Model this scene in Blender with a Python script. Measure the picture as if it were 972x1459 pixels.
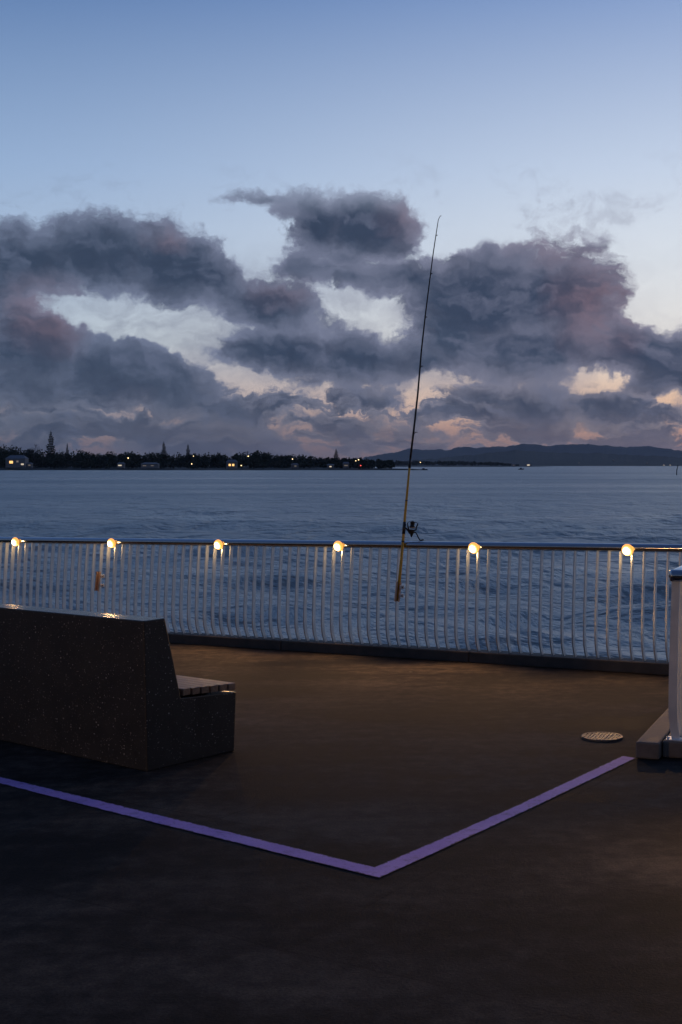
import bpy, bmesh, math, random
from math import radians as R, sin, cos, pi, atan, atan2, sqrt, degrees
from mathutils import Vector, Matrix, noise

for o in list(bpy.data.objects):
    bpy.data.objects.remove(o)
S = bpy.context.scene
C = S.collection

# ------------------------------------------------------------------ camera
F = 1800.0            # focal length in photo pixels
HZ = 662.8            # horizon row in the photo
CX = 486.0
HC = 1.70             # eye height above the deck
cam_d = bpy.data.cameras.new('camera')
cam = bpy.data.objects.new('camera', cam_d)
C.objects.link(cam)
cam.location = (0, 0, HC)
cam.rotation_euler = (R(90), 0, 0)
cam_d.sensor_fit = 'VERTICAL'
cam_d.sensor_height = 36.0
cam_d.lens = F / 1459.0 * 36.0
cam_d.shift_y = -(729.5 - HZ) / 1459.0
cam_d.clip_start = 0.05
cam_d.clip_end = 60000
S.camera = cam

S.view_settings.view_transform = 'Standard'
S.view_settings.look = 'None'
S.view_settings.exposure = 0.0
S.view_settings.gamma = 1.0
S.view_settings.use_curve_mapping = False
S.cycles.sample_clamp_indirect = 2.0
S.cycles.volume_bounces = 0


# ------------------------------------------------------------------ node helpers
class NT:
    def __init__(self, tree):
        self.t = tree
        self.n = tree.nodes
        self.l = tree.links

    def node(self, typ, **kw):
        nd = self.n.new(typ)
        for k, v in kw.items():
            setattr(nd, k, v)
        return nd

    def link(self, a, b):
        self.l.new(a, b)

    def val(self, sock, v):
        if isinstance(v, bpy.types.NodeSocket):
            self.l.new(v, sock)
        else:
            sock.default_value = v

    def math(self, op, a, b=None, c=None, clamp=False):
        nd = self.n.new('ShaderNodeMath')
        nd.operation = op
        nd.use_clamp = clamp
        self.val(nd.inputs[0], a)
        if b is not None:
            self.val(nd.inputs[1], b)
        if c is not None:
            self.val(nd.inputs[2], c)
        return nd.outputs[0]

    def vmath(self, op, a, b=None):
        nd = self.n.new('ShaderNodeVectorMath')
        nd.operation = op
        self.val(nd.inputs[0], a)
        if b is not None:
            self.val(nd.inputs[1], b)
        return nd.outputs[0]

    def maprange(self, x, a, b, c=0.0, d=1.0, interp='LINEAR'):
        nd = self.n.new('ShaderNodeMapRange')
        nd.interpolation_type = interp
        nd.clamp = True
        self.val(nd.inputs[0], x)
        for i, v in enumerate((a, b, c, d)):
            self.val(nd.inputs[1 + i], v)
        return nd.outputs[0]

    def mix(self, fac, a, b, blend='MIX'):
        nd = self.n.new('ShaderNodeMix')
        nd.data_type = 'RGBA'
        nd.blend_type = blend
        nd.clamp_factor = True
        self.val(nd.inputs[0], fac)
        self.val(nd.inputs[6], a)
        self.val(nd.inputs[7], b)
        return nd.outputs[2]

    def noise(self, vec, scale, detail=2.0, rough=0.5, dist=0.0, color=False):
        nd = self.n.new('ShaderNodeTexNoise')
        self.val(nd.inputs['Vector'], vec)
        nd.inputs['Scale'].default_value = scale
        nd.inputs['Detail'].default_value = detail
        nd.inputs['Roughness'].default_value = rough
        nd.inputs['Distortion'].default_value = dist
        return nd.outputs['Color'] if color else nd.outputs['Fac']

    def ramp(self, fac, stops, interp='LINEAR'):
        nd = self.n.new('ShaderNodeValToRGB')
        cr = nd.color_ramp
        cr.interpolation = interp
        while len(cr.elements) < len(stops):
            cr.elements.new(0.5)
        for e, (p, c) in zip(cr.elements, stops):
            e.position = p
            e.color = c
        self.val(nd.inputs[0], fac)
        return nd.outputs[0]


def lin(r, g, b, a=1.0):
    def f(c):
        c /= 255.0
        return c / 12.92 if c <= 0.04045 else ((c + 0.055) / 1.055) ** 2.4
    return (f(r), f(g), f(b), a)


# ------------------------------------------------------------------ world: dusk sky with broken cloud banks
def pe(px, py):
    """photo pixel -> (azimuth, elevation) in degrees"""
    u = (px - CX) / F
    v = (HZ - py) / F
    return degrees(atan(u)), degrees(atan(v / sqrt(1 + u * u)))


PXD = 180 / pi / F    # degrees per photo pixel near the centre

# cloud masses as seen over the bay: (x, y, rx, ry, tilt, weight)
CLOUDS = [
    # upper left bar
    (20, 370, 130, 58, 3, 1.0), (135, 362, 120, 52, 0, 1.0), (245, 372, 105, 58, -8, 1.0), (305, 395, 62, 48, -18, .85),
    (-60, 400, 130, 70, 0, .9),
    # mauve blob right of it
    (385, 432, 78, 42, -12, .95), (335, 425, 60, 32, 0, .6),
    # left lower mass
    (40, 490, 95, 88, 0, 1.0), (20, 545, 130, 50, 0, .8), (150, 530, 95, 58, -4, 1.0), (235, 545, 110, 50, -14, 1.0),
    (320, 585, 95, 30, -14, .7), (-70, 500, 120, 100, 0, .9),
    # upper middle
    (450, 315, 65, 46, -12, .9), (520, 328, 90, 46, 0, 1.0), (490, 360, 80, 36, 0, .6), (432, 378, 70, 36, -10, .65), (368, 278, 66, 15, 3, .5),
    (590, 392, 110, 34, 0, .85), (500, 396, 75, 28, 0, .7),
    # middle bar
    (395, 505, 120, 42, 0, 1.0), (510, 512, 120, 46, -3, .95), (600, 520, 90, 46, 0, .8), (450, 545, 110, 24, 0, .5), (470, 460, 70, 24, -10, .5),
    # main right mass
    (690, 425, 130, 78, 0, 1.0), (785, 425, 125, 82, 0, 1.0), (845, 425, 70, 66, 0, .8), (640, 470, 100, 70, 0, .9), (760, 500, 140, 54, -4, .9),
    (740, 365, 60, 30, 0, .45), (820, 365, 70, 20, -18, .5),
    # far right
    (930, 500, 105, 48, -5, 1.0), (980, 530, 120, 60, 0, 1.0), (870, 520, 80, 40, 0, .7), (1080, 500, 130, 80, 0, .9),
    # low bands
    (660, 565, 110, 22, 0, .7), (760, 585, 150, 30, 0, .85), (880, 585, 110, 28, -6, .75), (540, 565, 90, 24, 0, .55),
    (480, 600, 120, 24, -6, .55), (560, 615, 150, 24, 0, .5), (400, 570, 50, 18, -10, .4), (120, 600, 180, 22, 0, .6), (300, 618, 190, 24, 0, .6),
]
BLUSH = [(62, 448, 60, 46, 0, .75), (858, 440, 66, 62, 10, 1.0), (800, 356, 70, 24, -10, .7), (405, 418, 44, 22, -10, .4), (578, 308, 36, 28, 0, .5), (235, 332, 30, 16, 0, .5)]
# places where the bank stays open
GAPS = [(525, 448, 56, 22, -14, .42), (215, 460, 120, 20, -8, .55), (130, 442, 60, 16, 0, .5), (620, 562, 34, 24, -20, .55), (862, 545, 26, 16, -10, .55),
        (950, 575, 40, 12, 0, .35), (355, 555, 40, 18, -25, .4), (480, 575, 34, 12, -20, .35), (935, 432, 44, 24, 0, .6), (945, 375, 60, 46, 0, .6), (630, 600, 40, 10, -15, .3),
        (372, 345, 34, 36, 0, .5), (655, 338, 60, 16, 0, .4), (290, 505, 40, 24, -30, .3)]


def build_world():
    w = bpy.data.worlds.new('World')
    S.world = w
    w.use_nodes = True
    w.node_tree.nodes.clear()
    t = NT(w.node_tree)
    tc = t.node('ShaderNodeTexCoord').outputs['Generated']
    sep = t.node('ShaderNodeSeparateXYZ')
    t.link(tc, sep.inputs[0])
    x, y, z = sep.outputs
    az = t.math('MULTIPLY', t.math('ARCTAN2', x, y), 180 / pi)
    el = t.math('MULTIPLY', t.math('ARCSINE', z), 180 / pi)
    comb = t.node('ShaderNodeCombineXYZ')
    t.link(az, comb.inputs[0])
    t.link(el, comb.inputs[1])
    P = comb.outputs[0]

    # clear sky behind the clouds: elevation gradient, warmer and brighter to the right
    e01 = t.math('DIVIDE', el, 70.0, clamp=True)

    def er(stops):
        return t.ramp(e01, [(e / 70.0, lin(*c)) for e, c in stops])
    left = er([(0, (120, 108, 120)), (1.6, (170, 150, 150)), (3.2, (188, 182, 186)), (5.5, (184, 198, 210)), (9, (170, 191, 217)), (13, (148, 175, 211)),
               (20.5, (94, 127, 176)), (40, (74, 104, 156)), (70, (48, 72, 118))])
    right = er([(0, (170, 134, 130)), (1.6, (232, 178, 148)), (3.2, (246, 208, 176)), (5.5, (238, 232, 226)), (9, (228, 233, 239)), (13, (203, 216, 236)),
                (20.5, (134, 160, 206)), (40, (98, 128, 180)), (70, (54, 78, 124))])
    side = t.maprange(az, -22, 24, 0, 1, 'SMOOTHSTEP')
    behind = t.maprange(t.math('ABSOLUTE', az), 50, 130, 1, 0, 'SMOOTHSTEP')
    sky = t.mix(side, left, right)
    # the afterglow itself lies well to the right of the view
    gl = t.math('MULTIPLY', t.maprange(az, 17, 50, 0, 1, 'SMOOTHSTEP'), t.maprange(el, 30, 4, 0, 1, 'SMOOTHSTEP'))
    sky = t.mix(gl, sky, t.mix(1.0, sky, (2.0, 1.75, 1.5, 1), 'MULTIPLY'))
    nis = t.node('ShaderNodeTexSky', sky_type='NISHITA')
    nis.sun_disc = False
    nis.sun_elevation = R(0.5)
    nis.sun_rotation = R(48)
    nis.altitude = 0
    nis.ozone_density = 2.0
    nism = t.mix(1.0, nis.outputs[0], (0.06, 0.06, 0.06, 1), 'MULTIPLY')
    back = t.mix(0.15, er([(0, (16, 17, 22)), (5, (24, 29, 42)), (12, (40, 54, 82)), (24, (48, 70, 110)), (42, (44, 66, 110))]), nism)
    sky = t.mix(behind, back, sky)

    # warp
    wn = t.noise(P, 0.30, 5, 0.55, color=True)
    wv = t.vmath('MULTIPLY', t.vmath('SUBTRACT', wn, (0.5, 0.5, 0.5)), (3.2, 2.0, 0.0))
    wn2 = t.noise(P, 1.3, 4, 0.6, color=True)
    wv2 = t.vmath('MULTIPLY', t.vmath('SUBTRACT', wn2, (0.5, 0.5, 0.5)), (1.2, 0.8, 0.0))
    PW = t.vmath('ADD', t.vmath('ADD', P, wv), wv2)

    def blob(px, py, rx, ry, tilt, wgt):
        a, e = pe(px, py)
        m = t.node('ShaderNodeMapping', vector_type='TEXTURE')
        t.link(PW, m.inputs[0])
        m.inputs['Location'].default_value = (a, e, 0)
        m.inputs['Rotation'].default_value = (0, 0, R(tilt))
        m.inputs['Scale'].default_value = (rx * PXD * 1.5, ry * PXD * 1.5, 1)
        g = t.node('ShaderNodeTexGradient', gradient_type='SPHERICAL')
        t.link(m.outputs[0], g.inputs[0])
        return t.math('MULTIPLY', g.outputs['Fac'], wgt)

    acc = None
    for cbl in CLOUDS:
        b = blob(*cbl)
        acc = b if acc is None else t.math('SMOOTH_MAX', acc, b, 0.22)
    for cbl in GAPS:
        acc = t.math('SUBTRACT', acc, t.math('MULTIPLY', blob(*cbl), 0.9))
    # cloud outside the picture's own part of the sky
    off = t.maprange(t.math('ABSOLUTE', az), 17, 26, 0, 1)
    belt = t.math('MULTIPLY', t.maprange(el, 1.0, 3.5), t.maprange(el, 8.5, 13, 1, 0))
    acc = t.math('ADD', acc, t.math('MULTIPLY', t.math('MULTIPLY', off, belt), t.math('MULTIPLY', t.noise(P, 0.09, 3, .5), 0.75)))

    st = t.vmath('MULTIPLY', PW, (0.62, 1.0, 1.0))
    fb = t.noise(st, 0.42, 9, 0.58, 0.15)
    fine = t.noise(st, 2.2, 7, 0.60, 0.2)
    # low layered cloud over the water
    strk = t.noise(t.vmath('MULTIPLY', PW, (0.30, 1.15, 1)), 0.85, 6, 0.58, 0.2)
    lowb = t.math('MULTIPLY', t.maprange(el, 4.6, 2.6, 0, 1, 'SMOOTHSTEP'), t.maprange(strk, 0.38, 0.56, 0.0, 0.74))
    acc = t.math('SMOOTH_MAX', acc, lowb, 0.15)
    guard = t.math('MULTIPLY', t.maprange(acc, 0.05, 0.34, 0, 1, 'SMOOTHSTEP'), t.maprange(el, 11.0, 14.5, 1, 0, 'SMOOTHSTEP'))
    bn = t.noise(st, 1.05, 5, 0.55, 0.0)
    bno = t.noise(t.vmath('ADD', st, (0.10, 0.14, 0.0)), 1.05, 5, 0.55, 0.0)

    def puff(n):
        return t.math('SUBTRACT', 1.0, t.math('MULTIPLY', t.math('ABSOLUTE', t.math('SUBTRACT', n, 0.5)), 5.0))
    bil, bilo = puff(bn), puff(bno)
    d = t.math('ADD', acc, t.math('MULTIPLY', t.math('SUBTRACT', fb, 0.5), 1.05))
    d = t.math('ADD', d, t.math('MULTIPLY', t.math('SUBTRACT', bil, 0.55), 0.10))
    d = t.math('ADD', d, t.math('MULTIPLY', t.math('SUBTRACT', fine, 0.5), 0.42))
    cov = t.math('MULTIPLY', t.maprange(d, 0.17, 0.43, 0, 1, 'SMOOTHSTEP'), guard)
    sm = t.noise(st, 0.42, 3, 0.5, 0.15)
    smo = t.noise(t.vmath('ADD', st, (0.42, 0.34, 0.0)), 0.42, 3, 0.5, 0.15)
    sm2 = t.noise(st, 1.1, 3, 0.5, 0.1)
    sm2o = t.noise(t.vmath('ADD', st, (0.20, 0.18, 0.0)), 1.1, 3, 0.5, 0.1)
    dt = t.math('ADD', acc, t.math('MULTIPLY', t.math('SUBTRACT', fb, 0.5), 0.75))
    thick = t.maprange(dt, 0.20, 0.82, 0, 1, 'SMOOTHSTEP')
    # relief: the sides turned to the afterglow (upper right) are paler
    relief = t.math('ADD', t.math('MULTIPLY', t.math('SUBTRACT', sm, smo), 1.7), t.math('MULTIPLY', t.math('SUBTRACT', sm2, sm2o), 1.0))
    relief = t.math('ADD', relief, t.math('MULTIPLY', t.math('SUBTRACT', bil, bilo), 0.16))
    big = t.noise(st, 0.20, 3, 0.5)
    lo = t.maprange(el, 1.5, 5.0, 1, 0)
    core = t.mix(side, lin(56, 70, 92), lin(60, 71, 94))
    core = t.mix(t.maprange(big, 0.45, 0.65, 0, .6), core, lin(76, 89, 111))
    core = t.mix(t.math('MULTIPLY', lo, .55), core, t.mix(side, lin(80, 90, 109), lin(98, 100, 117)))
    edge_hi = t.mix(side, lin(118, 131, 158), lin(146, 145, 166))
    edge_lo = t.mix(side, lin(112, 118, 135), lin(148, 138, 144))
    edge = t.mix(lo, edge_hi, edge_lo)
    ccol = t.mix(thick, edge, core)
    ccol = t.mix(t.maprange(relief, 0.02, 0.40, 0, 0.62), ccol, t.mix(side, lin(98, 110, 136), lin(118, 120, 141)))
    ccol = t.mix(t.maprange(relief, 0.0, -0.36, 0, 0.5), ccol, lin(48, 59, 80))
    # masses that still catch the last pink light
    blush = None
    for bl in BLUSH:
        b = blob(*bl)
        blush = b if blush is None else t.math('MAXIMUM', blush, b)
    blush = t.math('MULTIPLY', blush, t.maprange(t.math('ADD', sm2, t.math('MULTIPLY', relief, .5)), 0.36, 0.62, 0.45, 1.0))
    ccol = t.mix(t.math('MULTIPLY', blush, 0.72, clamp=True), ccol, lin(132, 110, 122))
    # thin grey veil between the masses
    vn = t.noise(t.vmath('MULTIPLY', PW, (0.45, 0.9, 1)), 0.7, 7, 0.6, 0.3)
    veil = t.math('MULTIPLY', t.math('MULTIPLY', t.maprange(el, 1.5, 4.0), t.maprange(el, 7.0, 10.5, 1, 0)), t.math('MULTIPLY', t.maprange(vn, 0.38, 0.62, 0.04, 0.60), t.maprange(az, 9, 14, 1, .25)))
    base = t.mix(veil, sky, t.mix(side, lin(112, 122, 146), lin(140, 138, 158)))
    out = t.mix(cov, base, ccol)

    # murk low over the far shore
    mk = t.noise(t.vmath('MULTIPLY', P, (0.25, 1.6, 1)), 0.55, 6, .55)
    murk = t.math('MULTIPLY', t.maprange(el, 0.3, 2.8, 1, 0, 'SMOOTHSTEP'), t.maprange(mk, 0.30, 0.62, 0.95, 0.45))
    mcol = t.mix(side, lin(80, 88, 106), lin(136, 119, 127))
    out = t.mix(t.math('MULTIPLY', murk, t.maprange(t.math('ABSOLUTE', az), 40, 90, .92, .4)), out, mcol)

    bg = t.node('ShaderNodeBackground')
    t.link(out, bg.inputs[0])
    bg.inputs[1].default_value = 1.0
    ow = t.node('ShaderNodeOutputWorld')
    t.link(bg.outputs[0], ow.inputs[0])
    w.cycles.sampling_method = 'MANUAL'
    w.cycles.sample_map_resolution = 512


build_world()


# ------------------------------------------------------------------ object helpers
def deck_z(x, y):
    return 0.0184 * x - 0.011 * y


def ground(px, py, dz=0.0):
    """photo pixel -> point on the sloping deck (dz above it)"""
    tt = (px - CX) / F
    d = (py - HZ) / F
    Y = (HC - dz) / (d + 0.0184 * tt - 0.011)
    X = tt * Y
    return Vector((X, Y, deck_z(X, Y) + dz))


def at(px, py, Y):
    return Vector(((px - CX) / F * Y, Y, HC + (HZ - py) / F * Y))


def link_mesh(name, bm, mat, parent=None, smooth=False, loc=None):
    if name != 'painted_line':
        bmesh.ops.recalc_face_normals(bm, faces=bm.faces[:])
    me = bpy.data.meshes.new(name)
    bm.to_mesh(me)
    bm.free()
    if smooth:
        for p in me.polygons:
            p.use_smooth = True
    for m in (mat if isinstance(mat, (list, tuple)) else [mat]):
        me.materials.append(m)
    o = bpy.data.objects.new(name, me)
    C.objects.link(o)
    if loc is not None:
        o.location = loc
    if parent is not None:
        o.parent = parent
    return o


def empty(name, loc=(0, 0, 0), label=None, cat=None, group=None):
    o = bpy.data.objects.new(name, None)
    C.objects.link(o)
    o.location = loc
    o.empty_display_size = 0.1
    tag(o, label, cat, group)
    return o


def tag(o, label=None, cat=None, group=None, kind=None):
    if label:
        o['label'] = label
    if cat:
        o['category'] = cat
    if group:
        o['group'] = group
    if kind:
        o['kind'] = kind
    return o


def add_box(bm, c, ax, half, mi=0):
    """box centred at c with axes ax (3 unit vectors) and half sizes"""
    vs = []
    for i in (-1, 1):
        for j in (-1, 1):
            for k in (-1, 1):
                vs.append(bm.verts.new(Vector(c) + ax[0] * half[0] * i + ax[1] * half[1] * j + ax[2] * half[2] * k))
    for f in ((0, 1, 3, 2), (4, 6, 7, 5), (0, 4, 5, 1), (2, 3, 7, 6), (0, 2, 6, 4), (1, 5, 7, 3)):
        fc = bm.faces.new([vs[a] for a in f])
        fc.material_index = mi
    return vs


def add_tube(bm, pts, radii, n=12, cap=True, mi=0):
    pts = [Vector(p) for p in pts]
    if not isinstance(radii, (list, tuple)):
        radii = [radii] * len(pts)
    rings = []
    ref = None
    for i, p in enumerate(pts):
        d = (pts[min(i + 1, len(pts) - 1)] - pts[max(i - 1, 0)]).normalized()
        if ref is None:
            ref = d.orthogonal().normalized()
        u = (ref - d * ref.dot(d)).normalized()
        ref = u
        v = d.cross(u)
        rings.append([bm.verts.new(p + (u * cos(2 * pi * k / n) + v * sin(2 * pi * k / n)) * radii[i]) for k in range(n)])
    for a, b in zip(rings, rings[1:]):
        for k in range(n):
            f = bm.faces.new((a[k], a[(k + 1) % n], b[(k + 1) % n], b[k]))
            f.material_index = mi
            f.smooth = True
    if cap:
        f = bm.faces.new(rings[0][::-1])
        f.material_index = mi
        f = bm.faces.new(rings[-1])
        f.material_index = mi
    return rings


def add_prism(bm, poly, ext):
    """extrude a list of 3D points by vector ext"""
    a = [bm.verts.new(p) for p in poly]
    b = [bm.verts.new(Vector(p) + ext) for p in poly]
    n = len(poly)
    bm.faces.new(a[::-1])
    bm.faces.new(b)
    for i in range(n):
        bm.faces.new((a[i], a[(i + 1) % n], b[(i + 1) % n], b[i]))


def bevel_all(bm, w, seg=2):
    bmesh.ops.recalc_face_normals(bm, faces=bm.faces[:])
    bmesh.ops.bevel(bm, geom=bm.edges[:] + bm.verts[:], offset=w, segments=seg, affect='EDGES', profile=0.5)


# ------------------------------------------------------------------ materials
def new_mat(name):
    m = bpy.data.materials.new(name)
    m.use_nodes = True
    t = NT(m.node_tree)
    b = t.n['Principled BSDF']
    return m, t, b


def obj_co(t, gen='Object'):
    return t.node('ShaderNodeTexCoord').outputs[gen]


def mat_simple(name, col, rough=0.5, metal=0.0, var=0.15, scale=8.0, bump=0.0, rvar=0.1):
    m, t, b = new_mat(name)
    co = obj_co(t)
    n = t.noise(co, scale, 6, 0.6)
    dark = tuple(c * (1 - var) for c in col) + (1,)
    lite = tuple(min(1, c * (1 + var)) for c in col) + (1,)
    t.link(t.mix(t.maprange(n, 0.3, 0.7), dark, lite), b.inputs['Base Color'])
    t.link(t.maprange(n, 0.3, 0.7, rough - rvar, rough + rvar), b.inputs['Roughness'])
    b.inputs['Metallic'].default_value = metal
    if bump:
        bp = t.node('ShaderNodeBump')
        bp.inputs['Strength'].default_value = 0.5
        bp.inputs['Distance'].default_value = bump
        t.link(t.noise(co, scale * 5, 5, .6), bp.inputs['Height'])
        t.link(bp.outputs[0], b.inputs['Normal'])
    return m


def mat_emit(name, col, strength):
    m, t, b = new_mat(name)
    b.inputs['Base Color'].default_value = (0.8, 0.7, 0.5, 1)
    b.inputs['Emission Color'].default_value = tuple(col) + (1,)
    b.inputs['Emission Strength'].default_value = strength
    return m


def mat_asphalt():
    m, t, b = new_mat('asphalt')
    co = obj_co(t)
    st = t.vmath('MULTIPLY', co, (1, 1, 0))
    rot = t.node('ShaderNodeMapping')
    t.link(st, rot.inputs[0])
    rot.inputs['Rotation'].default_value = (0, 0, R(31))
    rot.inputs['Scale'].default_value = (0.35, 1.6, 1)
    band = t.noise(rot.outputs[0], 1.1, 5, 0.6, 0.4)
    patch = t.noise(st, 0.75, 5, 0.6, 0.3)
    grain = t.noise(st, 85, 4, 0.7)
    mott = t.noise(st, 9, 6, 0.65)
    k = t.math('ADD', t.math('MULTIPLY', band, 0.55), t.math('MULTIPLY', patch, 0.45))
    k = t.math('ADD', k, t.math('MULTIPLY', t.math('SUBTRACT', mott, 0.5), 0.42))
    col = t.ramp(k, [(0.38, (0.013, 0.0120, 0.0110, 1)), (0.46, (0.023, 0.0205, 0.0185, 1)), (0.52, (0.038, 0.033, 0.0285, 1)), (0.57, (0.056, 0.047, 0.039, 1)), (0.65, (0.085, 0.070, 0.055, 1))])
    gk = t.maprange(grain, 0.3, 0.7, 0.62, 1.38)
    gc = t.node('ShaderNodeCombineColor')
    for q in range(3):
        t.link(gk, gc.inputs[q])
    col = t.mix(1.0, col, gc.outputs[0], 'MULTIPLY')
    # overlaid patches of slightly different mix
    br = t.node('ShaderNodeTexBrick')
    bm_ = t.node('ShaderNodeMapping')
    t.link(t.vmath('ADD', st, t.vmath('MULTIPLY', t.noise(st, 1.5, 3, .5, color=True), (0.10, 0.10, 0))), bm_.inputs[0])
    bm_.inputs['Rotation'].default_value = (0, 0, R(34))
    t.link(bm_.outputs[0], br.inputs['Vector'])
    br.inputs['Color1'].default_value = (0.80, 0.80, 0.80, 1)
    br.inputs['Color2'].default_value = (1.18, 1.16, 1.14, 1)
    br.inputs['Mortar'].default_value = (0.62, 0.62, 0.62, 1)
    br.inputs['Scale'].default_value = 1.0
    br.inputs['Mortar Size'].default_value = 0.006
    br.inputs['Brick Width'].default_value = 2.7
    br.inputs['Row Height'].default_value = 1.25
    col = t.mix(0.8, col, t.mix(1.0, col, br.outputs[0], 'MULTIPLY'))
    # pale scuffs and droppings
    vo = t.node('ShaderNodeTexVoronoi', feature='F1')
    t.link(st, vo.inputs['Vector'])
    vo.inputs['Scale'].default_value = 1.4
    spots = t.maprange(t.math('ADD', vo.outputs['Distance'], t.math('MULTIPLY', mott, 0.035)), 0.030, 0.044, 1, 0)
    sc = t.node('ShaderNodeSeparateColor')
    t.link(vo.outputs['Color'], sc.inputs[0])
    spots = t.math('MULTIPLY', spots, t.maprange(sc.outputs[0], 0.62, 0.70))
    col = t.mix(t.math('MULTIPLY', spots, 0.45), col, (0.22, 0.20, 0.18, 1))
    t.link(col, b.inputs['Base Color'])
    t.link(t.maprange(k, 0.35, 0.65, 0.80, 0.95), b.inputs['Roughness'])
    b.inputs['Specular IOR Level'].default_value = 0.07
    bp = t.node('ShaderNodeBump')
    bp.inputs['Strength'].default_value = 0.55
    bp.inputs['Distance'].default_value = 0.004
    t.link(t.math('ADD', grain, t.math('MULTIPLY', mott, 1.2)), bp.inputs['Height'])
    t.link(bp.outputs[0], b.inputs['Normal'])
    return m


def mat_paint():
    m, t, b = new_mat('line_paint')
    co = obj_co(t)
    n = t.noise(co, 30, 6, 0.65)
    w = t.noise(co, 3.0, 5, 0.6)
    g = t.noise(co, 160, 2, 0.6)
    col = t.mix(t.maprange(w, 0.3, 0.7), (0.36, 0.22, 0.58, 1), (0.52, 0.34, 0.68, 1))
    pz = t.noise(co, 11, 5, 0.7)
    wear = t.math('ADD', t.maprange(n, 0.56, 0.72, 0, 0.5), t.maprange(g, 0.55, 0.75, 0, 0.4))
    wear = t.math('ADD', wear, t.maprange(pz, 0.54, 0.70, 0, 0.35))
    us = t.node('ShaderNodeSeparateXYZ')
    t.link(obj_co(t, 'UV'), us.inputs[0])
    v = us.outputs[1]
    edge = t.math('MINIMUM', v, t.math('SUBTRACT', 1.0, v))
    en = t.noise(co, 22, 5, 0.7)
    chip = t.maprange(t.math('ADD', edge, t.math('MULTIPLY', t.math('SUBTRACT', en, 0.5), 0.55)), 0.02, 0.09, 1, 0)
    wear = t.math('MAXIMUM', wear, t.math('MULTIPLY', chip, 0.9), clamp=True)
    t.link(t.mix(wear, col, (0.075, 0.06, 0.075, 1)), b.inputs['Base Color'])
    b.inputs['Roughness'].default_value = 0.75
    b.inputs['Specular IOR Level'].default_value = 0.25
    return m


def mat_terrazzo():
    m, t, b = new_mat('exposed_aggregate_concrete')
    co = obj_co(t)

    def chips(scale, r0, keep):
        v = t.node('ShaderNodeTexVoronoi', feature='F1')
        t.link(co, v.inputs['Vector'])
        v.inputs['Scale'].default_value = scale
        v.inputs['Randomness'].default_value = 1.0
        s = t.node('ShaderNodeSeparateColor')
        t.link(v.outputs['Color'], s.inputs[0])
        rad = t.math('MULTIPLY', t.math('POWER', s.outputs[1], 1.6), r0)
        inside = t.math('LESS_THAN', v.outputs['Distance'], rad)
        return t.math('MULTIPLY', inside, t.math('GREATER_THAN', s.outputs[0], keep)), s.outputs[2]
    n = t.noise(co, 5, 6, 0.6)
    base = t.mix(t.maprange(n, 0.3, 0.7), (0.016, 0.0145, 0.013, 1), (0.034, 0.030, 0.026, 1))
    c1, v1 = chips(64, 0.34, 0.74)
    c2, v2 = chips(130, 0.38, 0.70)
    grit = t.noise(co, 260, 2, .6)
    base = t.mix(t.maprange(grit, .55, .75, 0, .6), base, (0.07, 0.06, 0.055, 1))
    col = t.mix(c1, base, t.mix(v1, (0.10, 0.08, 0.07, 1), (0.46, 0.42, 0.38, 1)))
    col = t.mix(c2, col, t.mix(v2, (0.08, 0.07, 0.06, 1), (0.42, 0.37, 0.33, 1)))
    t.link(col, b.inputs['Base Color'])
    gsep = t.node('ShaderNodeSeparateXYZ')
    t.link(t.node('ShaderNodeNewGeometry').outputs['True Normal'], gsep.inputs[0])
    top = t.maprange(gsep.outputs[2], 0.85, 0.95)
    t.link(t.math('ADD', t.maprange(n, 0.3, 0.7, 0.50, 0.62), t.math('MULTIPLY', top, -0.33)), b.inputs['Roughness'])
    b.inputs['Specular IOR Level'].default_value = 0.35
    bp = t.node('ShaderNodeBump')
    bp.inputs['Strength'].default_value = 0.3
    bp.inputs['Distance'].default_value = 0.002
    t.link(grit, bp.inputs['Height'])
    t.link(bp.outputs[0], b.inputs['Normal'])
    return m


def mat_wood(name, c0, c1, dirv, rough=0.55):
    m, t, b = new_mat(name)
    co = obj_co(t)
    mp = t.node('ShaderNodeMapping')
    t.link(co, mp.inputs[0])
    mp.inputs['Rotation'].default_value = (0, 0, -atan2(dirv.y, dirv.x))
    mp.inputs['Scale'].default_value = (1.0, 22, 22)
    n = t.noise(mp.outputs[0], 2.2, 6, 0.65, 0.6)
    w = t.noise(co, 3, 4, .5)
    col = t.mix(t.maprange(n, .3, .7), c0 + (1,), c1 + (1,))
    col = t.mix(t.maprange(w, .4, .7, 0, .35), col, tuple(c * .5 for c in c0) + (1,))
    t.link(col, b.inputs['Base Color'])
    t.link(t.maprange(n, .3, .7, rough - .1, rough + .12), b.inputs['Roughness'])
    bp = t.node('ShaderNodeBump')
    bp.inputs['Strength'].default_value = 0.4
    bp.inputs['Distance'].default_value = 0.003
    t.link(n, bp.inputs['Height'])
    t.link(bp.outputs[0], b.inputs['Normal'])
    return m


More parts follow.
